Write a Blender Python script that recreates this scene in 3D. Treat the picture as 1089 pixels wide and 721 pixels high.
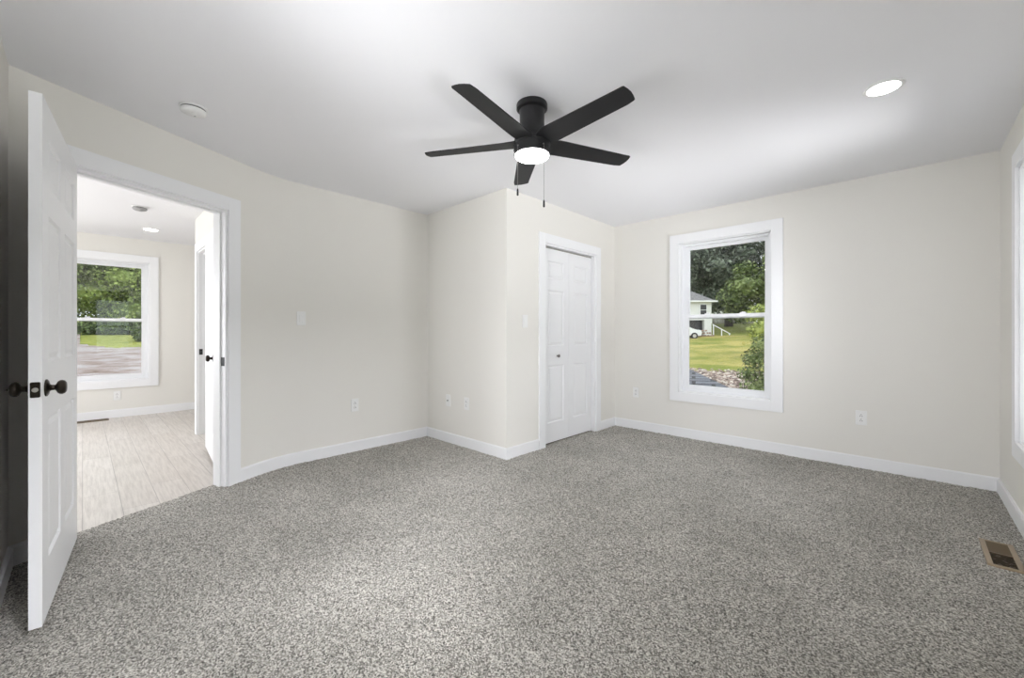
import bpy, bmesh, math, random
from mathutils import Vector, Matrix, noise
random.seed(7)
for o in list(bpy.data.objects): bpy.data.objects.remove(o)
SC = bpy.context.scene; C = SC.collection
R = math.radians

# ------------------------------------------------------------------ camera, sky, light, exposure
cam = bpy.data.cameras.new('camera'); co = bpy.data.objects.new('camera', cam); C.objects.link(co)
co.location = (0, 0, 1.135); co.rotation_euler = (R(90), 0, R(43.8))
cam.sensor_width = 36; cam.lens = 36*438/1089; cam.shift_x = 0.0; cam.shift_y = -6.5/1089
cam.clip_start = 0.02; cam.clip_end = 400
SC.camera = co
SC.view_settings.view_transform = 'Standard'; SC.view_settings.look = 'None'
SC.view_settings.gamma = 1; SC.view_settings.use_curve_mapping = False
SC.view_settings.exposure = 0.12
w = bpy.data.worlds.new('sky'); SC.world = w; w.use_nodes = True
bg = w.node_tree.nodes['Background']; bg.inputs[0].default_value = (0.90, 0.95, 1.0, 1); bg.inputs[1].default_value = 1.9
def daylight(name, loc, direction, sx, sz, energy, col=(.94, .95, 1.02)):
    l = bpy.data.lights.new(name, 'AREA'); l.shape = 'RECTANGLE'; l.size = sx; l.size_y = sz; l.energy = energy; l.color = col
    o = bpy.data.objects.new(name, l); C.objects.link(o); o.location = loc
    o.rotation_euler = Vector(direction).to_track_quat('-Z', 'Y').to_euler(); return o
WARM = (.965, .95, 1.02)
daylight('sky_glow_near_right_window', (1.83, .63, 2.95), (-1, 0, -.85), 1.8, 1.6, 680, WARM)
daylight('ceiling_fill_near_right', (2.18, .63, -.5), (-1, 0, .85), 2.6, 1.8, 520, WARM)  # added lamp low outside, aimed up to brighten the ceiling
daylight('ceiling_fill_far_right', (2.18, 3.3, -.5), (-1, 0, .85), 2.6, 1.8, 430, WARM)  # another added uplight, evens out the ceiling brightness
daylight('daylight_far_right_window', (1.30, 3.45, 1.45), (-1, 0, .12), 1.9, 2.9, 120, WARM)
daylight('near_window_fill', (-1.35, -1.15, 1.45), (0, 1, .15), 2.1, 2.9, 300, WARM)  # added lamp outside the unseen near-wall window, flattens the room light
daylight('hall_far_fill', (-8.1, -1.9, 1.4), (1, 0, 0), 1.2, 1.9, 92)  # added lamp, brightens the next room through an unseen opening
daylight('hall_side_fill', (-5.6, -3.35, 1.4), (0, 1, 0), 1.6, 1.9, 86)  # added fill for the next room, behind an unseen side opening
daylight('end_room_fill', (-5.0, 3.35, 1.4), (0, -1, 0), 1.4, 1.7, 32)  # added lamp, lightens the space behind the hall doorway

# ------------------------------------------------------------------ materials
def mat(name, col=(.8, .8, .8), rough=.5, metal=0, emit=None, es=0, spec=.5):
    m = bpy.data.materials.new(name); m.use_nodes = True; b = m.node_tree.nodes['Principled BSDF']
    b.inputs['Base Color'].default_value = (*col, 1); b.inputs['Roughness'].default_value = rough
    b.inputs['Metallic'].default_value = metal; b.inputs['Specular IOR Level'].default_value = spec
    if emit: b.inputs['Emission Color'].default_value = (*emit, 1); b.inputs['Emission Strength'].default_value = es
    return m
def N(m, t, **k):
    n = m.node_tree.nodes.new(t)
    for a, v in k.items(): setattr(n, a, v)
    return n
def L(m, a, b): m.node_tree.links.new(a, b)
def bsdf(m): return m.node_tree.nodes['Principled BSDF']
def coords(m, scale=(1, 1, 1), rot=(0, 0, 0)):
    g = N(m, 'ShaderNodeNewGeometry'); mp = N(m, 'ShaderNodeMapping'); mp.inputs['Scale'].default_value = scale; mp.inputs['Rotation'].default_value = rot
    L(m, g.outputs['Position'], mp.inputs['Vector']); return mp.outputs['Vector']
def nz(m, vec, scale, detail=3, rough=.6):
    n = N(m, 'ShaderNodeTexNoise'); n.inputs['Scale'].default_value = scale; n.inputs['Detail'].default_value = detail
    n.inputs['Roughness'].default_value = rough; L(m, vec, n.inputs['Vector']); return n.outputs['Fac']
def ramp(m, fac, stops):
    r = N(m, 'ShaderNodeValToRGB'); e = r.color_ramp.elements
    while len(e) < len(stops): e.new(.5)
    for i, (p, c) in enumerate(stops): e[i].position = p; e[i].color = (*c, 1)
    L(m, fac, r.inputs[0]); return r.outputs[0]
def bump(m, h, dist, strength=1):
    b = N(m, 'ShaderNodeBump'); b.inputs['Distance'].default_value = dist; b.inputs['Strength'].default_value = strength
    L(m, h, b.inputs['Height']); L(m, b.outputs[0], bsdf(m).inputs['Normal'])
def mixc(m, fac, a, b, mode='MIX'):
    x = N(m, 'ShaderNodeMix', data_type='RGBA', blend_type=mode)
    for s, v in ((0, fac), (6, a), (7, b)):
        if hasattr(v, 'is_output') or hasattr(v, 'node'): L(m, v, x.inputs[s])
        elif s == 0: x.inputs[0].default_value = v
        else: x.inputs[s].default_value = (*v, 1)
    return x.outputs[2]

def paint(name, col, rough, bs=.0006):
    m = mat(name, col, rough, spec=.3); v = coords(m)
    bump(m, nz(m, v, 90, 4), bs, .5)
    return m
M = {}
M['wall'] = paint('wall_paint', (.81, .793, .742), .75)
M['ceiling'] = paint('ceiling_paint', (.87, .87, .885), .85)
M['trim'] = mat('white_trim_paint', (.88, .885, .89), .35)
M['door'] = mat('white_door_paint', (.87, .875, .88), .4)
M['vinyl'] = mat('window_vinyl', (.88, .89, .90), .3)
M['plate'] = mat('switch_plate_plastic', (.86, .86, .84), .35)
M['slot'] = mat('socket_slots', (.05, .05, .05), .6)
M['bronze'] = mat('dark_bronze', (.035, .028, .022), .3, .85)
M['black'] = mat('matte_black_metal', (.014, .014, .015), .42, .2)
M['blade'] = mat('matte_black_blade', (.012, .012, .013), .55, spec=.35)
M['nickel'] = mat('brushed_nickel', (.5, .48, .45), .3, 1)
M['knob'] = mat('aged_nickel', (.22, .20, .19), .35, 1)
M['chain'] = mat('chain_metal', (.30, .29, .28), .4, .8)
M['lamp'] = mat('lit_diffuser', (.95, .95, .95), .4, emit=(1, .985, .96), es=22.0)
M['led'] = mat('lit_downlight', (.95, .95, .95), .4, emit=(1, .98, .95), es=25.0)
M['det'] = mat('detector_plastic', (.84, .84, .83), .4)
M['detg'] = mat('detector_grey_plastic', (.36, .36, .36), .5)
M['gap'] = mat('vent_gap', (.06, .06, .06), .7)
M['tan'] = mat('tan_register_metal', (.36, .28, .19), .4, .2)
M['brown'] = mat('brown_register_louvre', (.13, .095, .055), .45, .2)
# glass
def glass():
    m = bpy.data.materials.new('window_glass'); m.use_nodes = True; nt = m.node_tree; nt.nodes.clear()
    o = nt.nodes.new('ShaderNodeOutputMaterial'); x = nt.nodes.new('ShaderNodeMixShader'); f = nt.nodes.new('ShaderNodeFresnel'); f.inputs[0].default_value = 1.5
    t = nt.nodes.new('ShaderNodeBsdfTransparent'); g = nt.nodes.new('ShaderNodeBsdfGlossy'); g.inputs['Roughness'].default_value = 0.01
    t.inputs[0].default_value = (.97, .98, .975, 1)
    nt.links.new(f.outputs[0], x.inputs[0]); nt.links.new(t.outputs[0], x.inputs[1]); nt.links.new(g.outputs[0], x.inputs[2]); nt.links.new(x.outputs[0], o.inputs[0])
    return m
M['glass'] = glass()
# carpet
m = mat('heathered_carpet', rough=.95, spec=.1); M['carpet'] = m; v = coords(m)
vo = N(m, 'ShaderNodeTexVoronoi'); vo.inputs['Scale'].default_value = 210; L(m, v, vo.inputs['Vector'])
sep = N(m, 'ShaderNodeSeparateColor'); L(m, vo.outputs['Color'], sep.inputs[0])
n2 = nz(m, v, 145, 5, .8)
ad = N(m, 'ShaderNodeMath', operation='MULTIPLY_ADD'); ad.inputs[1].default_value = .34; L(m, sep.outputs[0], ad.inputs[0])
ml = N(m, 'ShaderNodeMath', operation='MULTIPLY'); ml.inputs[1].default_value = .72; L(m, n2, ml.inputs[0]); L(m, ml.outputs[0], ad.inputs[2])
col = ramp(m, ad.outputs[0], [(.34, (.070, .062, .052)), (.46, (.255, .238, .203)), (.56, (.465, .440, .385)), (.67, (.78, .755, .69))])
pile = ramp(m, nz(m, v, 1.7, 3, .6), [(.35, (.86, .86, .85)), (.65, (1.08, 1.08, 1.08))])
L(m, mixc(m, 1.0, col, pile, 'MULTIPLY'), bsdf(m).inputs['Base Color'])
bump(m, ad.outputs[0], .012, .8)
bsdf(m).inputs['Sheen Weight'].default_value = .2
# vinyl planks, running along X
m = mat('pale_vinyl_planks', rough=.32); M['planks'] = m
v = coords(m); br = N(m, 'ShaderNodeTexBrick'); L(m, v, br.inputs['Vector'])
br.offset = .37; br.inputs['Scale'].default_value = 1; br.inputs['Brick Width'].default_value = 1.22; br.inputs['Row Height'].default_value = .18
br.inputs['Mortar Size'].default_value = .0015; br.inputs['Color1'].default_value = (.62, .58, .53, 1); br.inputs['Color2'].default_value = (.70, .665, .62, 1); br.inputs['Mortar'].default_value = (.36, .33, .30, 1)
g1 = ramp(m, nz(m, coords(m, (2.5, 38, 1)), 1.4, 5, .7), [(.35, (.80, .78, .76)), (.6, (1.04, 1.03, 1.02))])
L(m, mixc(m, 1, br.outputs['Color'], g1, 'MULTIPLY'), bsdf(m).inputs['Base Color'])
# outdoors
def noisy(name, stops, scale, rough=.9, detail=4, sc=(1, 1, 1), bd=None):
    m = mat(name, rough=rough, spec=.2); v = coords(m, sc); f = nz(m, v, scale, detail, .7)
    L(m, ramp(m, f, stops), bsdf(m).inputs['Base Color'])
    if bd: bump(m, f, bd)
    return m
M['lawn'] = mat('mown_lawn', rough=.95, spec=.1); m = M['lawn']
f1 = nz(m, coords(m, (1, 1, 1)), .35, 4, .6); f2 = nz(m, coords(m), 9, 4, .7)
c1 = ramp(m, f1, [(.38, (.22, .25, .05)), (.62, (.46, .39, .13))]); c2 = ramp(m, f2, [(.3, (.7, .7, .7)), (.7, (1.15, 1.15, 1.15))])
L(m, mixc(m, 1, c1, c2, 'MULTIPLY'), bsdf(m).inputs['Base Color'])
M['green_lawn'] = noisy('green_grass', [(.3, (.18, .22, .04)), (.7, (.38, .39, .10))], 2.5)
M['bed'] = noisy('leaf_littered_gravel', [(.40, (.04, .03, .025)), (.48, (.20, .13, .11)), (.56, (.36, .27, .23)), (.64, (.80, .74, .66))], 3.2, bd=.05)
M['road'] = noisy('gravel_road', [(.30, (.17, .12, .09)), (.42, (.30, .235, .21)), (.56, (.39, .345, .335)), (.70, (.47, .44, .44))], 1.5, sc=(1.3, .6, 1))
M['siding'] = noisy('white_siding', [(.3, (.74, .74, .72)), (.7, (.82, .82, .80))], .5)
M['roof'] = noisy('grey_roofing', [(.3, (.17, .165, .165)), (.7, (.26, .25, .25))], 3)
M['dark'] = mat('dark_interior', (.03, .03, .035), .5)
M['fencewood'] = noisy('weathered_fence', [(.3, (.25, .23, .20)), (.7, (.38, .35, .31))], 2)
M['rock'] = noisy('brown_stone', [(.3, (.20, .13, .10)), (.55, (.42, .31, .25)), (.75, (.62, .58, .53))], 2.2)
M['bark'] = noisy('bark', [(.3, (.04, .032, .026)), (.7, (.10, .085, .07))], 3)
M['carwhite'] = mat('car_paint_white', (.82, .83, .85), .2)
M['rubber'] = mat('tyre_rubber', (.02, .02, .02), .8)
m = mat('slate_shingles', rough=.8, spec=.3); M['shingle'] = m
v = coords(m, rot=(0, 0, R(-20))); br = N(m, 'ShaderNodeTexBrick'); L(m, v, br.inputs['Vector']); br.inputs['Scale'].default_value = 1
br.inputs['Brick Width'].default_value = .55; br.inputs['Row Height'].default_value = .26; br.inputs['Mortar Size'].default_value = .03
br.inputs['Color1'].default_value = (.12, .125, .15, 1); br.inputs['Color2'].default_value = (.20, .205, .23, 1); br.inputs['Mortar'].default_value = (.03, .03, .035, 1)
L(m, br.outputs['Color'], bsdf(m).inputs['Base Color'])
def leafmat(name, a, b, c):
    m = mat(name, rough=.6, spec=.3); g = N(m, 'ShaderNodeNewGeometry')
    r = ramp(m, g.outputs['Random Per Island'], [(0, a), (.5, b), (1, c)])
    L(m, r, bsdf(m).inputs['Base Color']); return m
M['leaf_dark'] = leafmat('dark_leaves', (.02, .032, .018), (.07, .095, .055), (.24, .28, .20))
M['leaf_mid'] = leafmat('green_leaves', (.035, .055, .015), (.13, .18, .05), (.32, .38, .15))
M['leaf_bright'] = leafmat('bright_leaves', (.06, .09, .02), (.20, .28, .06), (.40, .48, .15))
M['leaf_yellow'] = leafmat('yellow_green_leaves', (.14, .18, .03), (.32, .38, .08), (.55, .60, .18))
M['leaf_hedge'] = leafmat('hedge_leaves', (.025, .04, .012), (.07, .11, .03), (.18, .25, .08))

# ------------------------------------------------------------------ mesh helpers
def tag(o, label=None, cat=None, group=None, kind=None):
    if label: o['label'] = label
    if cat: o['category'] = cat
    if group: o['group'] = group
    if kind: o['kind'] = kind
    return o
def obj(name, bm, m, parent=None, smooth=False, loc=None):
    me = bpy.data.meshes.new(name); bmesh.ops.recalc_face_normals(bm, faces=bm.faces); bm.to_mesh(me); bm.free()
    me.materials.append(m)
    if smooth:
        for p in me.polygons: p.use_smooth = True
    o = bpy.data.objects.new(name, me); C.objects.link(o)
    if parent is not None: o.parent = parent
    if loc is not None: o.location = loc
    return o
def empty(name, loc, rz=0):
    o = bpy.data.objects.new(name, None); C.objects.link(o); o.location = loc; o.rotation_euler = (0, 0, rz); o.empty_display_size = .1
    return o
def box(bm, x0, x1, y0, y1, z0, z1, bev=0):
    vs = [bm.verts.new((x, y, z)) for z in (z0, z1) for x, y in ((x0, y0), (x1, y0), (x1, y1), (x0, y1))]
    fs = [(0, 3, 2, 1), (4, 5, 6, 7), (0, 1, 5, 4), (1, 2, 6, 5), (2, 3, 7, 6), (3, 0, 4, 7)]
    faces = [bm.faces.new([vs[i] for i in f]) for f in fs]
    if bev:
        es = list({e for f in faces for e in f.edges})
        bmesh.ops.bevel(bm, geom=es, offset=bev, segments=2, affect='EDGES', profile=.5)
def hexa(bm, b4, z0, z1):
    lo = [bm.verts.new((*p, z0)) for p in b4]; hi = [bm.verts.new((*p, z1)) for p in b4]
    bm.faces.new(lo[::-1]); bm.faces.new(hi)
    for i in range(4): bm.faces.new((lo[i], lo[(i+1) % 4], hi[(i+1) % 4], hi[i]))
def lathe(bm, prof, seg=32, mtx=None):
    rings = []
    for r, z in prof:
        if r < 1e-6: rings.append([bm.verts.new((0, 0, z))])
        else: rings.append([bm.verts.new((r*math.cos(2*math.pi*k/seg), r*math.sin(2*math.pi*k/seg), z)) for k in range(seg)])
    for a, b in zip(rings, rings[1:]):
        for k in range(seg):
            k2 = (k+1) % seg
            if len(a) == 1 and len(b) == 1: continue
            if len(a) == 1: bm.faces.new((a[0], b[k], b[k2]))
            elif len(b) == 1: bm.faces.new((a[k], a[k2], b[0]))
            else: bm.faces.new((a[k], a[k2], b[k2], b[k]))
    if mtx is not None: bmesh.ops.transform(bm, matrix=mtx, verts=[v for r in rings for v in r])
def cyl(bm, p, q, r, seg=8):
    p = Vector(p); q = Vector(q); d = q-p
    mt = Matrix.Translation(p) @ d.to_track_quat('Z', 'Y').to_matrix().to_4x4()
    lathe(bm, [(0, 0), (r, 0), (r, d.length), (0, d.length)], seg, mt)
def autosmooth(o, ang=35):
    for p in o.data.polygons: p.use_smooth = True
    me = o.data; bm = bmesh.new(); bm.from_mesh(me)
    for e in bm.edges:
        e.smooth = not (len(e.link_faces) == 2 and e.calc_face_angle(0) > R(ang))
    bm.to_mesh(me); bm.free(); return o

# ------------------------------------------------------------------ room plan (interior corner line, outside is to the right-hand offset)
CEIL = 2.44
P0 = Vector((-3.145, -.264)); DD = Vector((-.439, .8985)).normalized()
def dw(s, n=0):                     # a point along the angled door wall; n>0 into the bedroom
    nn = Vector((DD.y, -DD.x)); p = P0+DD*s+nn*n; return (p.x, p.y)
arc = []
a0, a1 = Vector(dw(1.36)), Vector((-3.83, 1.34)); ctrl = Vector(dw((-3.83-P0.x)/DD.x))
for k in range(13):
    t = k/12; p = a0*(1-t)**2+ctrl*2*t*(1-t)+a1*t*t; arc.append((p.x, p.y))
Bc = dw(.0156)                     # corner with the near wall
poly = [(.48, -.25), Bc] + arc + [(-3.83, 2.64), (-2.60, 2.64), (-2.60, 4.54), (.48, 4.54)]
def offset(pl, d, closed=True):     # +d = outwards of the room
    out = []; n = len(pl)
    for i in range(n):
        p = Vector(pl[i]); a = Vector(pl[i-1]); b = Vector(pl[(i+1) % n])
        e1 = (p-a).normalized(); e2 = (b-p).normalized()
        n1 = Vector((-e1.y, e1.x))*-1; n2 = Vector((-e2.y, e2.x))*-1
        mm = (n1+n2); mm = mm/(mm.length_squared)*2
        out.append(tuple(p+mm*d))
    return out
# orientation test: outward must increase distance from the room centre on the near wall
if offset(poly, .1)[0][1] > poly[0][1]: _s = -1
else: _s = 1
def off(d): return offset(poly, d*_s)
T = .12
outer = off(T)
def wall(name, i0, i1, openings=(), label=None):
    bm = bmesh.new()
    for i in range(i0, i1):
        p, q = Vector(poly[i % len(poly)]), Vector(poly[(i+1) % len(poly)]); P, Q = Vector(outer[i % len(poly)]), Vector(outer[(i+1) % len(poly)])
        if not openings or i != i0: hexa(bm, [p, q, Q, P], 0, CEIL); continue
        d = (q-p).normalized(); ln = (q-p).length; n = (P-p)-d*((P-p).dot(d)); n = n.normalized()*T
        cuts = sorted(openings); last = 0
        def pt(s, o):
            if o and s <= 0: return P
            if o and s >= ln: return Q
            return p+d*s+(n if o else Vector((0, 0)))
        for s0, s1, z0, z1 in cuts:
            if s0 > last: hexa(bm, [pt(last, 0), pt(s0, 0), pt(s0, 1), pt(last, 1)], 0, CEIL)
            if z0 > 0: hexa(bm, [pt(s0, 0), pt(s1, 0), pt(s1, 1), pt(s0, 1)], 0, z0)
            hexa(bm, [pt(s0, 0), pt(s1, 0), pt(s1, 1), pt(s0, 1)], z1, CEIL); last = s1
        hexa(bm, [pt(last, 0), pt(ln, 0), pt(ln, 1), pt(last, 1)], 0, CEIL)
    return tag(obj(name, bm, M['wall']), label, 'wall', kind='structure')
iD = 2+len(arc)                     # index of (-3.83,2.64)
WZ0, WZ1 = .485, 2.115
DOOR_S0, DOOR_S1, DOOR_H = .235, 1.12, 2.045
wall('wall_near', 0, 1, [(.48+.91, .48+1.79, WZ0, WZ1)], label='painted wall behind the open white door')  # opening made for the added unseen window
wall('wall_door', 1, 2, [(DOOR_S0-.0156, DOOR_S1-.0156, 0, DOOR_H)], 'angled greige wall that holds the open doorway')
wall('wall_left', 2, iD, label='greige wall that curves away from the doorway, with one rocker switch')
wall('wall_closet_side', iD, iD+1, label='side of the closet bump-out with two wall plates low down')
wall('wall_closet_front', iD+1, iD+2, [(3.177-2.64, 4.101-2.64, 0, 2.03)], 'bright wall around the white closet door')
wall('wall_back', iD+2, iD+3, [(.795, 1.675, WZ0, WZ1)], 'greige wall with the double hung window')
wall('wall_right', iD+3, iD+4, [(4.54-3.83, 4.54-2.95, WZ0, WZ1), (4.54-1.07, 4.54-.19, WZ0, WZ1)], 'right hand wall with a window at the picture edge')
def rectwall(name, x0, x1, y0, y1, label, holes=(), axis='x'):
    bm = bmesh.new(); last = (x0 if axis == 'x' else y0); end = (x1 if axis == 'x' else y1)
    def seg(a, b, z0, z1):
        if b-a < 1e-4: return
        if axis == 'x': box(bm, a, b, y0, y1, z0, z1)
        else: box(bm, x0, x1, a, b, z0, z1)
    for s0, s1, z0, z1 in sorted(holes):
        seg(last, s0, 0, CEIL)
        if z0 > 0: seg(s0, s1, 0, z0)
        seg(s0, s1, z1, CEIL); last = s1
    seg(last, end, 0, CEIL)
    return tag(obj(name, bm, M['wall']), label, 'wall', kind='structure')
rectwall('wall_hall_far', -7.88, -7.72, -3.0, 3.0, 'far wall of the next room with a window', [(-.225, .655, WZ0, WZ1), (-2.4, -1.4, WZ0, WZ1)], 'y')  # the hole away from the window is unseen, added for the fill lamp
rectwall('wall_hall_inner', -5.93, -3.99, .90, 1.02, 'short wall of the next room with a second open door', [(-5.75, -4.95, 0, 2.045)], 'x')
rectwall('wall_hall_side', -7.88, -2.91, -3.12, -3.0, 'side wall of the next room', [(-6.3, -4.9, WZ0, WZ1)], 'x')  # unseen hole added to let the side fill lamp in
rectwall('wall_hall_end', -7.88, -3.95, 3.0, 3.12, 'end wall of the next room', [(-5.6, -4.4, .9, 2.1)], 'x')  # unseen hole added to let the end room fill lamp in
rectwall('wall_hall_near', -3.03, -2.91, -3.0, -.375, 'near wall of the next room', (), 'y')
# closet shell behind the folding door
bm = bmesh.new(); box(bm, -3.95, -3.83, 2.77, 4.66, 0, CEIL); box(bm, -3.83, -2.73, 4.54, 4.66, 0, CEIL)
tag(obj('wall_closet_inside', bm, M['wall']), 'inside of the closet behind the folding door', 'wall', kind='structure')

# floors: carpet grid with a tufted surface
def inside(p, pl):
    c = False; j = len(pl)-1
    for i in range(len(pl)):
        if (pl[i][1] > p[1]) != (pl[j][1] > p[1]) and p[0] < (pl[j][0]-pl[i][0])*(p[1]-pl[i][1])/(pl[j][1]-pl[i][1])+pl[i][0]: c = not c
        j = i
    return c
cp = off(.05)
i_a, i_b = 1, 2                     # under the doorway the carpet runs to the far side of the wall
def carpet():
    st = .0125; nx = int(4.45/st); ny = int(4.95/st); x0, y0 = -3.92, -.32
    nn = Vector((DD.y, -DD.x)); verts = []; idx = {}; faces = []
    def ok(x, y):
        if inside((x, y), cp): return True
        r = Vector((x, y))-P0; s = r.dot(DD); n = r.dot(nn)
        return DOOR_S0-.01 < s < DOOR_S1+.01 and -.135 < n <= 0
    good = [[ok(x0+(i+.5)*st, y0+(j+.5)*st) for j in range(ny)] for i in range(nx)]
    def vid(i, j):
        if (i, j) not in idx:
            x, y = x0+i*st, y0+j*st; r = Vector((x, y))-P0; s = r.dot(DD); n = r.dot(nn)
            if n < -.12 and s < 1.3: x -= nn.x*(n+.12); y -= nn.y*(n+.12)
            idx[(i, j)] = len(verts); verts.append((x+random.uniform(-.003, .003), y+random.uniform(-.003, .003), random.uniform(-.005, .003)))
        return idx[(i, j)]
    for i in range(nx):
        for j in range(ny):
            if good[i][j]: faces.append((vid(i, j), vid(i+1, j), vid(i+1, j+1), vid(i, j+1)))
    me = bpy.data.meshes.new('floor'); me.from_pydata(verts, [], faces); me.materials.append(M['carpet'])
    for p in me.polygons: p.use_smooth = True
    o = bpy.data.objects.new('floor', me); C.objects.link(o); return o
tag(carpet(), 'grey heathered cut pile carpet over the whole bedroom', 'floor', kind='structure')
bm = bmesh.new(); box(bm, -7.9, -2.9, -3.1, 3.1, -.10, -.008)
tag(obj('floor_hall', bm, M['planks']), 'pale wood look planks in the next room beyond the doorway', 'floor', kind='structure')
bm = bmesh.new(); box(bm, -2.9, .60, -.40, 4.66, -.10, -.012)
tag(obj('floor_base', bm, M['fencewood']), 'floor under the carpet', 'floor', kind='structure')
bm = bmesh.new(); box(bm, -8.1, .8, -3.3, 4.9, CEIL, CEIL+.25)
tag(obj('ceiling', bm, M['ceiling']), 'smooth white ceiling', 'ceiling', kind='structure')

# baseboards: mitred strips
def baseboard(name, pts, label, h=.098, th=.016):
    """pts = room-side wall line in room order; offsets to the inside"""
    bm = bmesh.new(); n = len(pts); ins = []
    for i in range(n):
        p = Vector(pts[i][:2]); e = []
        if i > 0: e.append((p-Vector(pts[i-1][:2])).normalized())
        if i < n-1: e.append((Vector(pts[i+1][:2])-p).normalized())
        ns = [Vector((d.y, -d.x)) for d in e]; mm = sum(ns, Vector((0, 0))); mm = mm/mm.length_squared*len(ns)
        ins.append((p, mm))
    for (p, a), (q, b) in zip(ins, ins[1:]):
        hexa(bm, [p, q, q+b*th, p+a*th], -.008, h-.006)
        hexa(bm, [p, q, q+b*th*.62, p+a*th*.62], h-.006, h)
    return tag(obj(name, bm, M['trim']), label, 'baseboard', kind='structure')
CW = .095
baseboard('baseboard_near', [(.464, -.25), (Bc[0]+.01, -.25)], 'white baseboard behind the open door')
baseboard('baseboard_left', [dw(DOOR_S1+CW)] + arc + [(-3.83, 2.64), (-2.60, 2.64), (-2.60, 3.079)], 'white baseboard bending from doorway round the closet corner')
baseboard('baseboard_door', [Bc, dw(DOOR_S0-CW)], 'short white baseboard in the corner behind the door')
baseboard('baseboard_back', [(-2.60, 4.20), (-2.60, 4.54), (.48, 4.54)], 'white baseboard under the back window')
baseboard('baseboard_right', [(.48, 4.524), (.48, -.25)], 'white baseboard on the right wall')
baseboard('baseboard_hall', [(-7.72, -3.0), (-7.72, 3.0)], 'white baseboard of the next room')

# ------------------------------------------------------------------ windows
def window(n, loc, rz, label, W=.88):
    """local x along the wall, y outwards, origin at floor on the wall face, centre of opening"""
    r = empty('window_%d' % n, loc, rz); tag(r, label, 'window', kind='structure')
    h = W/2; z0, z1 = WZ0, WZ1; c = CW
    bm = bmesh.new()                                    # flat casing with a shallow outer bead
    for a, b, lo, hi in ((-h-c, -h, z0-c, z1+c), (h, h+c, z0-c, z1+c), (-h, h, z0-c, z0), (-h, h, z1, z1+c)):
        box(bm, a, b, -.019, -.0005, lo, hi, .0015)
    obj('window_casing', bm, M['trim'], r)
    bm = bmesh.new()                                    # jamb liner
    for a, b, lo, hi in ((-h-.002, -h+.012, z0, z1), (h-.012, h+.002, z0, z1), (-h, h, z0-.002, z0+.012), (-h, h, z1-.012, z1+.002)):
        box(bm, a, b, -.001, .075, lo, hi)
    obj('window_jamb', bm, M['trim'], r)
    bm = bmesh.new(); f = .034                          # vinyl frame with track ribs
    for a, b, lo, hi in ((-h, -h+f, z0, z1), (h-f, h, z0, z1), (-h+f, h-f, z0, z0+f), (-h+f, h-f, z1-f, z1)):
        box(bm, a, b, .066, .158, lo, hi)
    for s in (-1, 1):
        for yy in (.070, .098, .128):
            xa = s*(h-f); xb = s*(h-f-.009); box(bm, min(xa, xb), max(xa, xb), yy, yy+.005, z0+f, z1-f)
    obj('window_frame', bm, M['vinyl'], r)
    mid = 1.31
    def sash(name, y0, y1, lo, hi, rb, rt, st=.040):
        bm = bmesh.new(); g = f+.004
        box(bm, -h+g, -h+g+st, y0, y1, lo, hi, .003); box(bm, h-g-st, h-g, y0, y1, lo, hi, .003)
        box(bm, -h+g+st-.001, h-g-st+.001, y0, y1, lo, lo+rb, .003); box(bm, -h+g+st-.001, h-g-st+.001, y0, y1, hi-rt, hi, .003)
        s = obj(name, bm, M['vinyl'], r)
        bm = bmesh.new(); ym = (y0+y1)/2
        box(bm, -h+g+st-.004, h-g-st+.004, ym-.002, ym+.002, lo+rb-.004, hi-rt+.004)
        obj('pane', bm, M['glass'], s)
        return s
    sash('upper_sash', .104, .127, mid-.022, z1-f, .040, .036)
    lo = sash('lower_sash', .076, .099, z0+f, mid+.024, .048, .036)
    for sx in (-.17, .17):
        bm = bmesh.new(); box(bm, sx-.028, sx+.028, .080, .098, mid+.024, mid+.034, .003); box(bm, sx-.010, sx+.022, .076, .094, mid+.034, mid+.041, .003)
        obj('sash_lock', bm, M['vinyl'], lo)
    return r
window(1, (-1.37, 4.54, 0), 0, 'white double hung window in the back wall, lawn and house outside')
window(2, (.48, 3.39, 0), -R(90), 'white window on the right wall, cut by the picture edge')
window(5, (-1.35, -.25, 0), R(180), 'added unseen white window behind the viewer, lets in fill light')  # window added out of view to let fill light into the room
window(3, (.48, .63, 0), -R(90), 'white window on the right wall beside the viewer')
window(4, (-7.72, .215, 0), R(90), 'white double hung window seen through the doorway, gravel road outside')

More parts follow.
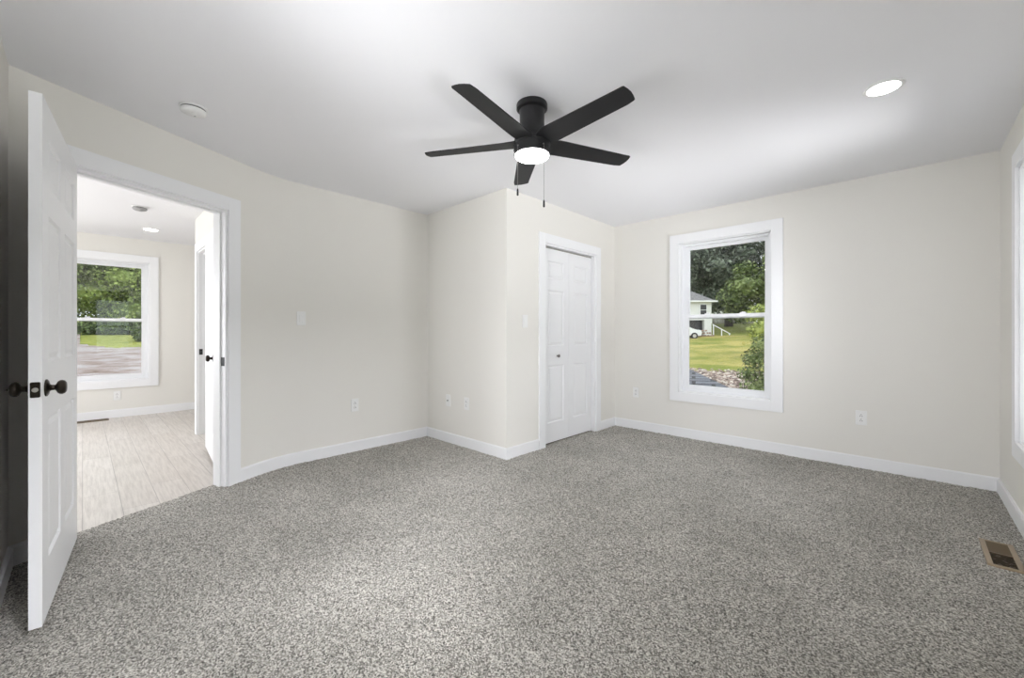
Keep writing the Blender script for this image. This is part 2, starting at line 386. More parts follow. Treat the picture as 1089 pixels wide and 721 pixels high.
# ------------------------------------------------------------------ doors
PANZ = [(.245, .80), (1.02, 1.60), (1.715, 1.905)]
def slab(bm, W, H, th, cols, rows, z0=0):
    """panelled leaf from x 0..W, y -th/2..th/2"""
    xs = sorted({0, W} | {c for p in cols for c in p}); zs = sorted({z0, H} | {c for p in rows for c in p})
    for s in (-1, 1):
        grid = {(i, j): bm.verts.new((x, s*th/2, z)) for i, x in enumerate(xs) for j, z in enumerate(zs)}; pan = []
        for i in range(len(xs)-1):
            for j in range(len(zs)-1):
                q = [grid[(i, j)], grid[(i+1, j)], grid[(i+1, j+1)], grid[(i, j+1)]]
                if s > 0: q = q[::-1]
                fc = bm.faces.new(q)
                if any(abs(xs[i]-a) < 1e-6 and abs(xs[i+1]-b) < 1e-6 for a, b in cols) and any(abs(zs[j]-a) < 1e-6 and abs(zs[j+1]-b) < 1e-6 for a, b in rows): pan.append(fc)
        bm.normal_update()
        bmesh.ops.inset_individual(bm, faces=pan, thickness=.014, depth=-.009)
        bmesh.ops.inset_individual(bm, faces=pan, thickness=.010, depth=0)
        bmesh.ops.inset_individual(bm, faces=pan, thickness=.026, depth=.007)
    t = th/2
    for q in (((0, -t, z0), (0, -t, H), (0, t, H), (0, t, z0)), ((W, -t, z0), (W, t, z0), (W, t, H), (W, -t, H)), ((0, -t, z0), (0, t, z0), (W, t, z0), (W, -t, z0)), ((0, -t, H), (W, -t, H), (W, t, H), (0, t, H))):
        bm.faces.new([bm.verts.new(p) for p in q])
    bmesh.ops.remove_doubles(bm, verts=bm.verts, dist=1e-5)
def knob(parent, x, z, side, th, spike=False):
    prof = [(0, 0), (.033, 0), (.033, .004), (.027, .008), (.014, .011), (.011, .015), (.010, .025), (.014, .028), (.023, .032), (.0275, .038), (.028, .044), (.025, .051), (.018, .0555), (0, .057)]
    bm = bmesh.new(); mt = Matrix.Translation((x, side*th/2, z)) @ Matrix.Rotation(-side*R(90), 4, 'X')
    lathe(bm, prof, 32, mt)
    if spike: lathe(bm, [(.004, .055), (.0045, .061), (0, .070)], 12, mt)
    o = obj('door_knob', bm, M['bronze'], parent, smooth=True); autosmooth(o, 50); o['label'] = 'dark bronze round knob'
    return o
def cols6(W): st = .115; mu = .11; pw = (W-2*st-mu)/2; return [(st, st+pw), (st+pw+mu, W-st)]
TH = .035
def leaf6(name, loc, rz, W, label, H=2.035, hinges=True):
    r = empty(name, loc, rz); tag(r, label, 'door', kind='structure')
    bm = bmesh.new(); slab(bm, W, H, TH, cols6(W), PANZ, .03); obj('door_leaf', bm, M['door'], r)
    bm = bmesh.new(); box(bm, W-.0005, W+.0015, -.013, .013, .922-.029, .922+.029, .004); pl = obj('latch_plate', bm, M['bronze'], r)
    bm = bmesh.new(); mt = Matrix.Translation((W+.001, 0, .922)) @ Matrix.Rotation(R(90), 4, 'Y')
    lathe(bm, [(.0085, 0), (.0085, .007), (.006, .009), (0, .009)], 16, mt); obj('latch_bolt', bm, M['nickel'], pl)
    for zz in (.26, 1.05, 1.83) if hinges else ():
        bm = bmesh.new(); cyl(bm, (.0, -TH/2-.004, zz-.045), (.0, -TH/2-.004, zz+.045), .006, 10); box(bm, -.001, .0005, -TH/2, .012, zz-.043, zz+.043); obj('hinge', bm, M['bronze'], r)
    return r
hx, hy = -3.228, -.038; ex, ey = -2.349, -.122
ang = math.atan2(ey-hy, ex-hx)
d1 = leaf6('door_1', (hx, hy, 0), ang, math.hypot(ex-hx, ey-hy), 'large white six panel door standing open at the left')
Wd = math.hypot(ex-hx, ey-hy)
knob(d1, Wd-.062, .922, 1, TH); knob(d1, Wd-.062, .922, -1, TH, True)
d2 = leaf6('door_2', (-4.93, .845, 0), math.atan2(-.07, .8), .79, 'white panel door folded back against the hall wall, seen through doorway', hinges=False)
knob(d2, .735, .922, -1, TH)
knob(d2, .728, .922, 1, TH).scale = (1, .5, 1)

def frame(name, loc, rz, W, H, depth, label, strike=None, out=True, stopy=None, roomcase=True, ext=.0):
    """casing and jamb of a doorway; local x 0..W, y 0 = wall face, y>0 into the wall"""
    r = empty(name, loc, rz); tag(r, label, 'door frame', kind='structure'); c = CW; bm = bmesh.new()
    def casing(y0, y1):
        box(bm, -c, 0.006-.006, y0, y1, -.008, H+c, .0015); box(bm, W, W+c, y0, y1, -.008, H+c, .0015); box(bm, 0, W, y0, y1, H, H+c, .0015)
    casing(-.018, -.0005)
    if out: casing(depth+.0005, depth+.018)
    obj('door_casing', bm, M['trim'], r)
    bm = bmesh.new(); j = .016
    box(bm, -.001, j, -.002, depth+.002, -.008, H); box(bm, W-j, W+.001, -.002, depth+.002, -.008, H); box(bm, j, W-j, -.002, depth+.002, H-j, H+.001)
    if stopy is not None:
        s = .011; a, b = stopy
        box(bm, j, j+s, a, b, -.008, H-j); box(bm, W-j-s, W-j, a, b, -.008, H-j); box(bm, j+s, W-j-s, a, b, H-j-s, H-j)
    obj('door_jamb', bm, M['trim'], r)
    if strike:
        x, sgn, y = strike; bm = bmesh.new()
        box(bm, min(x, x+sgn*.002), max(x, x+sgn*.002), y-.016, y+.016, .922-.032, .922+.032, .0008)
        s = obj('strike_plate', bm, M['black'], r); s['label'] = 'dark bronze strike plate'
        bm = bmesh.new(); xx = x+sgn*.002; box(bm, min(xx, xx+sgn*.001), max(xx, xx+sgn*.001), y-.007, y+.007, .922-.013, .922+.013)
        obj('strike_hole', bm, M['slot'], s)
    return r
p = dw(DOOR_S0); rzd = math.atan2(DD.y, DD.x)
# local y>0 must point out of the bedroom: rotate local y = (-sin, cos) of rzd
frame('trim_1', (p[0], p[1], 0), rzd, DOOR_S1-DOOR_S0, DOOR_H, T, 'white casing and jamb round the open bedroom doorway', strike=(DOOR_S1-DOOR_S0-.016, -1, .022), stopy=(.042, .078))
frame('trim_2', (-5.75, .90, 0), 0, .80, 2.045, .12, 'white casing of the second doorway in the next room', strike=(.016, 1, .022), stopy=(.042, .078))
# bifold closet door
frame('trim_3', (-2.60, 3.177, 0), R(90), .924, 2.03, T, 'white casing round the closet door', out=False)
bf = empty('door_3', (-2.655, 3.195, 0), R(90)); tag(bf, 'white two leaf folding closet door with small round knob', 'door', kind='structure')
LW = .441
for k in range(2):
    bm = bmesh.new(); slab(bm, LW, 1.997, .030, [(.085, LW-.085)], [(.21, .80), (1.00, 1.575), (1.69, 1.875)], .010)
    bmesh.ops.translate(bm, vec=(k*(LW+.003), 0, 0), verts=bm.verts); obj('door_leaf', bm, M['door'], bf)
bm = bmesh.new(); lathe(bm, [(0, 0), (.010, 0), (.008, .008), (.010, .014), (.016, .020), (.017, .025), (.012, .031), (0, .033)], 20, Matrix.Translation((LW-.20, -.015, .895)) @ Matrix.Rotation(R(90), 4, 'X'))
k_ = obj('door_knob', bm, M['knob'], bf, smooth=True); k_['label'] = 'small round metal knob'
bm = bmesh.new(); box(bm, .0, .888, -.012, .012, 1.9985, 2.012); obj('track', bm, M['nickel'], bf)

# ------------------------------------------------------------------ switches and outlets
def plate(kind, loc, rz, label, cat, group=None):
    r = empty({'switch': 'light_switch', 'outlet': 'wall_outlet', 'coax': 'cable_outlet'}[kind], loc, rz); tag(r, label, cat, group or ('rocker switches on the walls' if kind == 'switch' else 'outlet plates low on the walls'))
    # local y<0 is towards the room
    bm = bmesh.new(); box(bm, -.037, .037, -.007, -.0006, -.0605, .0605, .003); obj('cover_plate', bm, M['plate'], r)
    if kind == 'switch':
        bm = bmesh.new(); box(bm, -.0165, .0165, -.0085, -.006, -.034, .034, .0008); f = obj('rocker_frame', bm, M['plate'], r)
        bm = bmesh.new(); box(bm, -.0145, .0145, -.0115, -.008, -.031, .031, .0015); obj('rocker', bm, M['plate'], r)
    elif kind == 'outlet':
        for s in (-1, 1):
            bm = bmesh.new(); lathe(bm, [(.0165, 0), (.0165, .003), (.015, .0038), (0, .0038)], 24, Matrix.Translation((0, -.006, s*.0195)) @ Matrix.Rotation(R(90), 4, 'X'))
            so_ = obj('socket', bm, M['plate'], r); bm = bmesh.new()
            for x in (-.0065, .0065): box(bm, x-.0014, x+.0014, -.0106, -.0095, s*.0195-.009, s*.0195+.001)
            box(bm, -.0025, .0025, -.0106, -.0095, s*.0195+.006, s*.0195+.011); obj('slots', bm, M['slot'], so_)
    else:
        bm = bmesh.new(); cyl(bm, (0, -.006, 0), (0, -.018, 0), .0055, 12); obj('connector', bm, M['bronze'], r)
    return r
plate('switch', (-3.83, 1.325, 1.262), R(90), 'white rocker switch on the left wall right of the doorway', 'light switch')
plate('switch', (-2.60, 2.885, 1.245), R(90), 'white rocker switch beside the closet door casing', 'light switch')
plate('outlet', (-3.83, 1.81, .442), R(90), 'white outlet low on the left wall', 'outlet')
plate('coax', (-3.448, 2.64, .432), 0, 'white cable plate with a dark round connector, left plate on closet side wall', 'outlet')
plate('outlet', (-3.152, 2.64, .432), 0, 'white outlet nearest the corner on the closet side wall', 'outlet')
plate('outlet', (-2.316, 4.54, .433), 0, 'small white outlet left of the back window', 'outlet')
plate('outlet', (-.278, 4.54, .420), 0, 'white outlet on the back wall right of the window', 'outlet')
plate('outlet', (-7.72, .324, .285), R(90), 'white outlet under the window of the next room', 'outlet')

# ------------------------------------------------------------------ ceiling things
def detector(loc, label, body='det', r0=.068):
    e = empty('smoke_detector', loc); tag(e, label, 'smoke detector', 'smoke detectors on the ceilings')
    bm = bmesh.new(); lathe(bm, [(0, -.0005), (r0, -.0005), (r0, -.008), (r0-.004, -.010), (0, -.010)], 40); autosmooth(obj('base_plate', bm, M['det'], e))
    bm = bmesh.new(); lathe(bm, [(r0-.008, -.009), (r0-.008, -.0168), (0, -.0168)], 40); autosmooth(obj('vent_ring', bm, M['gap'], e))
    bm = bmesh.new(); lathe(bm, [(0, -.0145), (r0-.010, -.0145), (r0-.010, -.0165), (r0-.005, -.0165), (r0-.004, -.020), (r0-.010, -.031), (r0-.020, -.036), (0, -.038)], 40); autosmooth(obj('cover', bm, M[body], e), 50)
    bm = bmesh.new(); lathe(bm, [(.012, -.036), (.012, -.0405), (.010, -.0415), (0, -.0415)], 20, Matrix.Translation((.018, 0, 0))); autosmooth(obj('test_button', bm, M[body], e))
    bm = bmesh.new(); lathe(bm, [(.004, -.036), (.004, -.039), (0, -.039)], 12, Matrix.Translation((-.022, .01, 0))); obj('indicator', bm, M['detg'], e)
detector((-2.985, .445, CEIL), 'white round smoke detector on the bedroom ceiling above the doorway')
detector((-5.74, .41, CEIL), 'grey looking smoke detector on the ceiling of the next room', 'detg', .064)
def downlight(loc, label):
    e = empty('recessed_light', loc); tag(e, label, 'ceiling light', 'recessed ceiling lights')
    bm = bmesh.new(); lathe(bm, [(.066, -.004), (.070, -.007), (.084, -.005), (.087, -.0005), (.066, -.0005)], 48); autosmooth(obj('trim_ring', bm, M['det'], e))
    bm = bmesh.new(); lathe(bm, [(0, -.0055), (.067, -.0055), (.067, -.001), (0, -.001)], 48); obj('diffuser', bm, M['led'], e)
downlight((-.09, 2.95, CEIL), 'lit round recessed light in the ceiling near the right window')
downlight((-6.89, .596, CEIL), 'lit round recessed light in the ceiling of the next room')

# ceiling fan
FX, FY = -1.546, 1.777
fan = empty('ceiling_fan', (FX, FY, CEIL)); tag(fan, 'black five blade ceiling fan with lit round lamp and two pull chains', 'ceiling fan')
bm = bmesh.new(); lathe(bm, [(0, -.0005), (.086, -.0005), (.088, -.006), (.088, -.030), (.082, -.036), (.076, -.038), (0, -.038)], 48); autosmooth(obj('canopy', bm, M['black'], fan))
bm = bmesh.new(); lathe(bm, [(0, -.037), (.073, -.037), (.071, -.06), (.070, -.10), (.072, -.13), (.080, -.16), (.092, -.183), (.100, -.200), (.103, -.212), (.100, -.232), (0, -.232)], 48); autosmooth(obj('motor_housing', bm, M['black'], fan), 45)
bm = bmesh.new(); lathe(bm, [(0, -.228), (.100, -.228), (.1045, -.231), (.1045, -.238), (.1020, -.240), (.1020, -.290), (.098, -.292), (0, -.292)], 48); hs = autosmooth(obj('light_kit_housing', bm, M['black'], fan))
for a in (95, 215, 335, 260):
    bm = bmesh.new(); c, s = math.cos(R(a)), math.sin(R(a)); cyl(bm, (c*.100, s*.100, -.258), (c*.1055, s*.1055, -.258), .0045, 10); obj('screw', bm, M['black'], hs)
bm = bmesh.new(); lathe(bm, [(.0965, -.288), (.0965, -.296), (.090, -.303), (.06, -.307), (0, -.309)], 48); autosmooth(obj('light_diffuser', bm, M['lamp'], fan))
def blade_mesh():
    bm = bmesh.new(); zc = 0; secs = []
    n = 14
    for i in range(n+1):
        t = i/n; x = .070+t*(.640-.070)
        w0 = .138+(.108-.138)*t
        if t < .12: w0 *= .72+.28*(t/.12)
        secs.append((x, w0))
    pts_a = [(x, w/2) for x, w in secs]; pts_b = [(x, -w/2) for x, w in secs]
    # slanted tip with rounded corners
    pts_a[-1] = (.634, .049); pts_b[-1] = (.640, -.055)
    th = .006; pit = R(11)
    def tr(x, y, z):
        k = min(1, max(0, (x-.07)/.06)); a = -pit*k - R(0)
        return (x, y*math.cos(a)-z*math.sin(a), y*math.sin(a)+z*math.cos(a)-.222)
    top = []; bot = []
    for (xa, ya), (xb, yb) in zip(pts_a, pts_b):
        row_t, row_b = [], []
        for k in range(5):
            u = k/4; x = xa+(xb-xa)*u; y = ya+(yb-ya)*u
            row_t.append(bm.verts.new(tr(x, y, th/2))); row_b.append(bm.verts.new(tr(x, y, -th/2)))
        top.append(row_t); bot.append(row_b)
    # tip arc
    rt, rb = [], []
    for k in range(5):
        u = k/4; x = .640+.006*u+.009*math.sin(math.pi*u)+.002; y = .0465-.098*u
        rt.append(bm.verts.new(tr(x, y, th/2))); rb.append(bm.verts.new(tr(x, y, -th/2)))
    top.append(rt); bot.append(rb)
    for g, fl in ((top, 0), (bot, 1)):
        for i in range(len(g)-1):
            for k in range(4):
                q = [g[i][k], g[i][k+1], g[i+1][k+1], g[i+1][k]]
                bm.faces.new(q[::-1] if fl else q)
    nrow = len(top)
    for i in range(nrow-1):
        bm.faces.new((top[i][0], top[i+1][0], bot[i+1][0], bot[i][0])); bm.faces.new((top[i+1][4], top[i][4], bot[i][4], bot[i+1][4]))
    for k in range(4):
        bm.faces.new((top[0][k+1], top[0][k], bot[0][k], bot[0][k+1])); bm.faces.new((top[-1][k], top[-1][k+1], bot[-1][k+1], bot[-1][k]))
    return bm
b0 = autosmooth(obj('blade', blade_mesh(), M['blade'], fan), 30)
b0.rotation_euler = (0, 0, R(-77.8))
for k in range(1, 5):
    b = b0.copy(); C.objects.link(b); b.parent = fan; b.rotation_euler = (0, 0, R(-77.8+72*k))
def camdir(l, d): return (.7218*l-.6921*d, .6921*l+.7218*d)
for (l, d, zb) in ((-.078, -.066, 1.895), (.058, -.085, 1.825)):
    x, y = camdir(l, d); zr = zb-CEIL
    bm = bmesh.new(); cyl(bm, (x*.95, y*.95, -.262), (x*1.06, y*1.06, -.264), .0035, 8); cyl(bm, (x*1.06, y*1.06, -.262), (x*1.06, y*1.06, zr+.036), .0011, 6)
    ch = obj('pull_chain', bm, M['chain'], fan)
    bm = bmesh.new(); lathe(bm, [(0, zr+.042), (.003, zr+.040), (.0052, zr+.032), (.0056, zr+.004), (.003, zr), (0, zr)], 14, Matrix.Translation((x*1.06, y*1.06, 0)))
    obj('chain_fob', bm, M['black'], ch, smooth=True)

# ------------------------------------------------------------------ floor registers
def register(loc, rz, Lx, Ly, label, fm, lm):
    e = empty('floor_register', loc, rz); tag(e, label, 'floor vent', 'floor vents')
    bm = bmesh.new(); a, b = Lx/2, Ly/2; f = .021; g = .012; h = .009
    box(bm, -a, -a+f, -b, b, -.004, h, .002); box(bm, a-f, a, -b, b, -.004, h, .002); box(bm, -a+f, a-f, -b, -b+g, -.004, h, .002); box(bm, -a+f, a-f, b-g, b, -.004, h, .002)
    obj('frame', bm, fm, e)
    bm = bmesh.new(); box(bm, -a+f, a-f, -b+g, b-g, -.006, -.001); obj('damper', bm, M['gap'], e)
    n = 11
    for sg in (-1, 1):
        for k in range(n):
            y = sg*(.004+(k+.5)*(b-g-.004)/n)
            bm = bmesh.new(); box(bm, -a+f, a-f, -.0062, .0062, -.0007, .0007)
            bmesh.ops.transform(bm, matrix=Matrix.Translation((0, y, .0025)) @ Matrix.Rotation(sg*R(28), 4, 'X'), verts=bm.verts)
            obj('louvre', bm, lm, e)
    bm = bmesh.new(); box(bm, -a+f, a-f, -.004, .004, .003, .0072); obj('divider', bm, lm, e)
    return e
register((.345, 3.235, .002), 0, .122, .345, 'tan metal floor vent in the carpet near the right wall', M['tan'], M['brown'])
register((-7.60, .08, -.006), 0, .11, .32, 'dark floor vent under the window of the next room', M['brown'], M['brown'])

# ------------------------------------------------------------------ outdoors
def interp(v, tb):
    if v <= tb[0][0]: return tb[0][1]
    for (a, za), (b, zb) in zip(tb, tb[1:]):
        if v <= b: return za+(zb-za)*(v-a)/(b-a)
    return tb[-1][1]
def gz(x, y):
    a = interp(-x, [(8, -1.0), (16, -.8), (22, -.4), (30, .35), (36, 1.0), (60, 1.7), (90, 3)])
    b = interp(y, [(6, -1.0), (22, -.85), (46, .8), (66, 2.45), (90, 3.2)])
    return max(a if y < 22 else a-1.9*min(1, (y-22)/8), b) + .03*noise.noise(Vector((x*.3, y*.3, 0)))
def patch(name, m, x0, x1, y0, y1, st, lift, label, cat, cond=None):
    vs = {}; V = []; Fc = []
    def vid(i, j):
        if (i, j) not in vs:
            x, y = x0+i*st, y0+j*st; vs[(i, j)] = len(V); V.append((x, y, gz(x, y)+lift))
        return vs[(i, j)]
    for i in range(int((x1-x0)/st)):
        for j in range(int((y1-y0)/st)):
            if cond and not cond(x0+(i+.5)*st, y0+(j+.5)*st): continue
            Fc.append((vid(i, j), vid(i+1, j), vid(i+1, j+1), vid(i, j+1)))
    me = bpy.data.meshes.new(name); me.from_pydata(V, [], Fc); me.materials.append(m)
    for p_ in me.polygons: p_.use_smooth = True
    o = bpy.data.objects.new(name, me); C.objects.link(o); return tag(o, label, cat, kind='structure')
patch('ground', M['green_lawn'], -90, 40, -30, 110, 1.0, 0, 'green grass ground around the house', 'ground')
patch('lawn', M['lawn'], -32, 14, 20, 46.5, .5, .05, 'yellowing mown lawn outside the back window', 'lawn', lambda x, y: y > 22.5+.7*math.sin(x*1.1)+.3*noise.noise(Vector((x, y, 0)))*3)
patch('garden_bed', M['bed'], -20, 10, 5, 25, .4, .04, 'gravel bed strewn with brown leaves beside the lawn', 'ground', lambda x, y: y < 23.2+.6*math.sin(x*1.3+1))
def roadc(x, y):
    if -29.8+.5*noise.noise(Vector((x*.5, y*.5, 2)))*2 < x < -12: return True
    edge = -.15+.35*max(0, x+32)**1.5
    return -38 < x <= -29 and -7 < y < edge
patch('gravel_road', M['road'], -40, -10, -16, 18, .3, .05, 'pale gravel road outside the window of the next room', 'road', roadc)

def foliage(bm, puffs, n, size, core=True):
    tot = sum(p_[3]*p_[3] for p_ in puffs)
    for (x, y, z, r, sq) in puffs:
        c = Vector((x, y, z))
        for _ in range(int(n*r*r/tot)):
            u = Vector((random.gauss(0, 1), random.gauss(0, 1), random.gauss(0, 1))).normalized()
            q = c+Vector((u.x*r, u.y*r, u.z*r*sq))*random.uniform(.72, 1.08)
            nrm = (u+Vector((random.uniform(-.9, .9), random.uniform(-.9, .9), random.uniform(-.3, 1.2)))).normalized()
            t = nrm.orthogonal().normalized(); t.rotate(Matrix.Rotation(random.uniform(0, 6.28), 3, nrm)); b = nrm.cross(t)
            s = size*random.uniform(.6, 1.3)
            bm.faces.new([bm.verts.new(q+t*s), bm.verts.new(q+b*s*.6), bm.verts.new(q-t*s), bm.verts.new(q-b*s*.6)])
        if core: bmesh.ops.create_icosphere(bm, subdivisions=1, radius=1, matrix=Matrix.Translation(c) @ Matrix.Diagonal((r*.58, r*.58, r*sq*.58, 1)))
def plant(name, x, y, puffs, n, size, m, label, cat, group=None, trunk=None, core=True):
    z = gz(x, y); e = empty(name, (x, y, z)); tag(e, label, cat, group)
    bm = bmesh.new(); foliage(bm, puffs, n, size, core)
    me = bpy.data.meshes.new('foliage'); bm.to_mesh(me); bm.free(); me.materials.append(m); o = bpy.data.objects.new('foliage', me); C.objects.link(o); o.parent = e
    bm = bmesh.new(); tr_, th_ = trunk or (.05, max(.3, puffs[0][2]))
    lathe(bm, [(0, -.2), (tr_*1.3, -.2), (tr_, th_*.4), (tr_*.6, th_), (0, th_)], 10)
    for k in range(5):
        a = k*1.26+.4; cyl(bm, (0, 0, th_*.6), (math.cos(a)*th_*.4, math.sin(a)*th_*.4, th_*1.15), tr_*.32, 6)
    obj('trunk', bm, M['bark'], e); return e
def crown(rx, rz, zc, k, pr, seed):
    rnd = random.Random(seed); out = [(0, 0, zc, pr*1.25, .85)]
    while len(out) < k:
        u = Vector((rnd.uniform(-1, 1), rnd.uniform(-1, 1), rnd.uniform(-1, 1)))
        if .35 < u.length < 1: out.append((u.x*rx, u.y*rx, zc+u.z*rz, pr*rnd.uniform(.7, 1.2), .7))
    return out
plant('shade_tree', -17.5, 60.8, crown(9.0, 6.4, 9.0, 60, 2.3, 1), 42000, .21, M['leaf_dark'], 'huge dark spreading tree filling the top of the back window', 'tree', 'trees beyond the lawn', trunk=(.45, 7))
plant('shade_tree', -27.5, 61.0, crown(8, 6.5, 9.6, 34, 2.6, 2), 16000, .24, M['leaf_dark'], 'dark tree behind the white house roof', 'tree', 'trees beyond the lawn', trunk=(.4, 7))
plant('leafy_tree', -10.2, 52.0, crown(4.6, 5.6, 5.7, 30, 1.7, 3), 14000, .20, M['leaf_mid'], 'lighter green tree at the right edge of the back window', 'tree', trunk=(.3, 5))
plant('round_shrub', -5.2, 29.4, crown(1.9, 1.4, 1.9, 14, 1.0, 4), 7000, .10, M['leaf_yellow'], 'yellow green shrub behind the meeting rail of the back window', 'shrub')
plant('leafy_bush', -2.05, 12.9, [(-.35, 0, 1.0, .70, 1.1), (-.1, 0, 1.75, .55, 1), (-.85, -.1, .55, .5, .9), (.4, 0, 1.2, .8, 1.1), (-.30, -.2, 2.2, .36, 1), (-.95, -.2, 1.35, .32, .9), (-.75, -.2, 1.75, .30, 1), (.4, .2, 2.25, .5, 1), (-1.15, -.3, .2, .42, .8), (-1.1, -.3, .95, .25, .8)], 9500, .042, M['leaf_mid'], 'bushy green shrub close outside the back window on the right', 'shrub')
for i, (x, y, pr, mm, lb, s) in enumerate([(-43, -3.0, 2.3, 'leaf_mid', 'green tree at left behind the hedge beyond the gravel road', 11), (-42, 1.2, 2.2, 'leaf_bright', 'bright green tree behind the hedge in middle of the far window', 12), (-44, 5.5, 2.4, 'leaf_bright', 'green tree at right behind the hedge beyond the gravel road', 13)]):
    plant('roadside_tree', x, y, crown(4.2, 5.2, 5.4, 34, pr*.85, s), 34000, .11, M[mm], lb, 'tree', 'trees beyond the gravel road', trunk=(.25, 4))
e = empty('hedge', (-36.6, 0, gz(-36.6, 0))); tag(e, 'clipped dark green hedge along the grass beyond the gravel road', 'hedge')
bm = bmesh.new(); foliage(bm, [(random.uniform(-.2, .2), -8+k*.5, .42+random.uniform(-.05, .1), .55, .9) for k in range(32)], 12000, .085)
me = bpy.data.meshes.new('foliage'); bm.to_mesh(me); bm.free(); me.materials.append(M['leaf_hedge']); o = bpy.data.objects.new('foliage', me); C.objects.link(o); o.parent = e
plant('small_bush', -32.5, 2.42, [(0, 0, .45, .45, 1.1), (.1, .2, .8, .3, 1)], 1500, .06, M['leaf_hedge'], 'small dark bush at the right edge of the far window', 'shrub')

bm = bmesh.new(); rs = random.Random(9)
for k in range(2600):
    x, y = rs.uniform(-11, -2.2), rs.uniform(12.5, 22.6); r_ = rs.uniform(.025, .085)
    mt = Matrix.Translation((x, y, gz(x, y)+.05)) @ Matrix.Rotation(rs.uniform(0, 6.3), 4, 'Z') @ Matrix.Diagonal((r_*1.3, r_, r_*.8, 1))
    bmesh.ops.create_icosphere(bm, subdivisions=1, radius=1, matrix=mt)
M['pebble'] = leafmat('stones_and_dry_leaves', (.10, .07, .055), (.34, .25, .20), (.72, .66, .58))
me = bpy.data.meshes.new('bed_stones'); bm.to_mesh(me); bm.free(); me.materials.append(M['pebble']); o = bpy.data.objects.new('bed_stones', me); C.objects.link(o)
tag(o, 'brown and pale stones scattered over the gravel bed by the lawn', 'stones', kind='stuff')

# low shingled roof outside the back window
bm = bmesh.new()
q = [(-3.15, 8.35, .43), (-1.83, 6.45, .34), (-1.20, 5.55, .22), (-1.05, 4.9, .12), (-5.6, 4.9, .12), (-5.6, 8.35, .43)]
hi = [bm.verts.new(p_) for p_ in q]; lo = [bm.verts.new((p_[0], p_[1], p_[2]-.12)) for p_ in q]
bm.faces.new(hi); bm.faces.new(lo[::-1])
for i in range(6): bm.faces.new((hi[i], lo[i], lo[(i+1) % 6], hi[(i+1) % 6]))
lr = empty('lower_roof', (-3.2, 6.4, -1.0)); tag(lr, 'slate grey shingled lower roof below the back window', 'roof')
o = obj('shingles', bm, M['shingle'], lr, loc=(3.2, -6.4, 1.0))
bm = bmesh.new(); box(bm, -2.2, .9, -1.5, .1, 0, 1.05); obj('wall', bm, M['siding'], lr)

# white neighbouring house
hs = empty('house', (-15.08, 46.5, .75), R(43.8)); tag(hs, 'white house with grey hipped roof and open garage below', 'house')
bm = bmesh.new(); box(bm, -9, 0, .0, 8, 1.75, 3.78); box(bm, -9, -6.2, 0, 8, -.3, 1.75); box(bm, -.75, 0, 0, 8, -.3, 1.75); box(bm, -6.2, -.75, 5, 8, -.3, 1.75); obj('wall', bm, M['siding'], hs)
bm = bmesh.new(); a = [(-9.5, -.5, 3.75), (.35, -.5, 3.75), (.35, 8.5, 3.75), (-9.5, 8.5, 3.75)]; r1, r2 = (-5.6, 4, 6.3), (-3.2, 4, 6.3)
V = [bm.verts.new(p_) for p_ in a+[r1, r2]]; [bm.faces.new([V[i] for i in f_]) for f_ in ((0, 1, 5, 4), (1, 2, 5), (2, 3, 4, 5), (3, 0, 4), (3, 2, 1, 0))]; obj('roof', bm, M['roof'], hs)
bm = bmesh.new(); box(bm, -9.55, .4, -.56, -.48, 3.66, 3.80); box(bm, .34, .42, -.56, 8.5, 3.66, 3.8); obj('gutter', bm, M['trim'], hs)
bm = bmesh.new(); box(bm, -6.2, -.75, .5, 4.9, -.25, 1.72); obj('garage_shade_block', bm, M['dark'], hs)  # solid dark block stands in for the shade inside the garage
for x in (-1.15, -5.2):
    bm = bmesh.new(); box(bm, x-.05, x+.6, -.05, .02, 2.25, 3.4); f_ = obj('window', bm, M['dark'], hs)
    bm = bmesh.new(); box(bm, x-.12, x+.67, -.07, -.03, 2.17, 2.25); box(bm, x-.12, x+.67, -.07, -.03, 3.4, 3.48); box(bm, x-.12, x-.05, -.07, -.03, 2.17, 3.48); box(bm, x+.6, x+.67, -.07, -.03, 2.17, 3.48); box(bm, x-.05, x+.6, -.07, -.055, 2.8, 2.85)
    obj('window_trim', bm, M['trim'], f_)
h2 = empty('house', (-22.5, 82.3, gz(-22.5, 82.3)), R(43.8)); tag(h2, 'pale far house under the big tree beyond the fence', 'house')
bm = bmesh.new(); box(bm, -2.6, 3.4, 0, 7, -.5, 2.8); obj('wall', bm, M['siding'], h2)
bm = bmesh.new(); V = [bm.verts.new(p_) for p_ in ((-3, -.4, 2.75), (3.8, -.4, 2.75), (3.8, 7.4, 2.75), (-3, 7.4, 2.75), (-3, 3.5, 4.6), (3.8, 3.5, 4.6))]
[bm.faces.new([V[i] for i in f_]) for f_ in ((0, 1, 5, 4), (2, 3, 4, 5), (1, 2, 5), (3, 0, 4), (3, 2, 1, 0))]; obj('roof', bm, M['fencewood'], h2)
for x in (-1.6, .4, 2.2):
    bm = bmesh.new(); box(bm, x, x+.7, -.04, .01, 1.0, 2.1); obj('window', bm, M['dark'], h2)
fe = empty('wooden_fence', (-21.1, 65.65, gz(-19, 67.5)-.1), R(43.8)); tag(fe, 'grey wooden fence on the grass slope beyond the white house', 'fence')
bm = bmesh.new()
for k in range(34): box(bm, k*.19, k*.19+.13, 0, .03, 0, 1.15)
box(bm, 0, 6.4, .03, .08, .25, .35); box(bm, 0, 6.4, .03, .08, .85, .95); obj('pickets', bm, M['fencewood'], fe)
for k in range(5):
    bm = bmesh.new(); box(bm, k*1.55, k*1.55+.12, .02, .14, -.2, 1.25); obj('post', bm, M['fencewood'], fe)
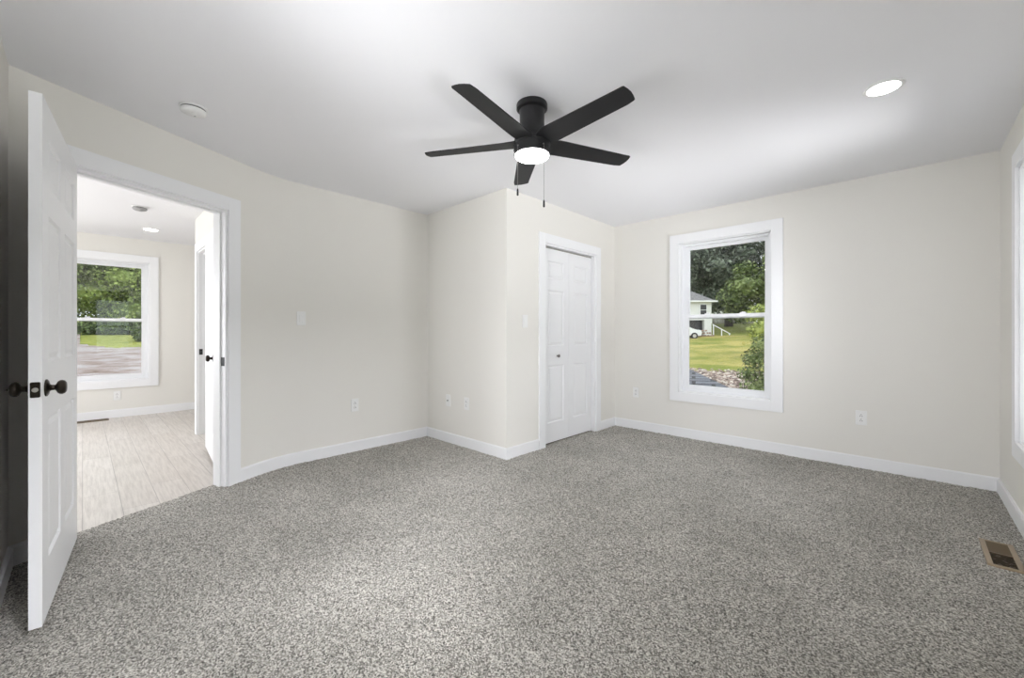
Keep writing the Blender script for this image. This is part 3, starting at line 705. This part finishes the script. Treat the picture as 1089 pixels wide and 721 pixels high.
# car
cr = empty('car', (-16.9, 42.0, gz(-16.9, 42.0)), R(43.8)); tag(cr, 'white car parked in front of the open garage', 'car')
prof = [(-2.1, .35), (2.1, .35), (2.15, .75), (2.0, .92), (1.2, 1.0), (.55, 1.42), (-1.1, 1.46), (-1.9, 1.05), (-2.15, .95)]
bm = bmesh.new(); A_ = [bm.verts.new((x, -.85, z)) for x, z in prof]; B_ = [bm.verts.new((x, .85, z)) for x, z in prof]
bm.faces.new(A_); bm.faces.new(B_[::-1]); [bm.faces.new((A_[i], B_[i], B_[(i+1) % 9], A_[(i+1) % 9])) for i in range(9)]
bmesh.ops.bevel(bm, geom=list(bm.edges), offset=.06, segments=2, affect='EDGES'); obj('car_body', bm, M['carwhite'], cr, smooth=False)
bm = bmesh.new(); box(bm, -1.5, .7, -.87, .87, 1.02, 1.33); obj('side_windows', bm, M['dark'], cr)
for sx in (-1.35, 1.35):
    for sy in (-.8, .8):
        bm = bmesh.new(); cyl(bm, (sx, sy-.1, .33), (sx, sy+.1, .33), .33, 20); wh = obj('wheel', bm, M['rubber'], cr)
        bm = bmesh.new(); cyl(bm, (sx, sy-.11, .33), (sx, sy+.11, .33), .18, 12); obj('hubcap', bm, M['nickel'], wh)
# stones beside the garage
cnt = 0; rs = random.Random(5)
for lay, n_ in ((0, 7), (1, 5), (2, 3)):
    for k in range(n_):
        l_ = 19.35+.24*k+.12*lay+rs.uniform(-.04, .04); d_ = 42.6+rs.uniform(-.1, .1)
        x, y = .7218*l_-.6921*d_, .6921*l_+.7218*d_; r_ = .112
        bm = bmesh.new(); bmesh.ops.create_icosphere(bm, subdivisions=2, radius=r_)
        for v_ in bm.verts: v_.co = Vector((v_.co.x*1.1, v_.co.y, v_.co.z*.85))*(1+.25*noise.noise(v_.co*6+Vector((cnt*3, 0, 0))))
        o = obj('boulder', bm, M['rock'], None, loc=(x, y, gz(x, y)+.13+lay*.27))
        tag(o, 'brown boulder in the pile between the car and the white house corner', 'rock', 'boulders piled beside the garage'); cnt += 1
rl = empty('stair_railing', (-14.35, 45.6, gz(-14.35, 45.6)), R(43.8)); tag(rl, 'pale sloping handrail at the corner of the white house', 'railing')
bm = bmesh.new(); cyl(bm, (-.35, 0, 1.25), (1.5, 0, .25), .05, 8); obj('rail', bm, M['trim'], rl)
for x, h_ in ((-.25, 1.2), (.6, .74), (1.4, .3)):
    bm = bmesh.new(); box(bm, x-.04, x+.04, -.04, .04, -.3, h_); obj('post', bm, M['trim'], rl)
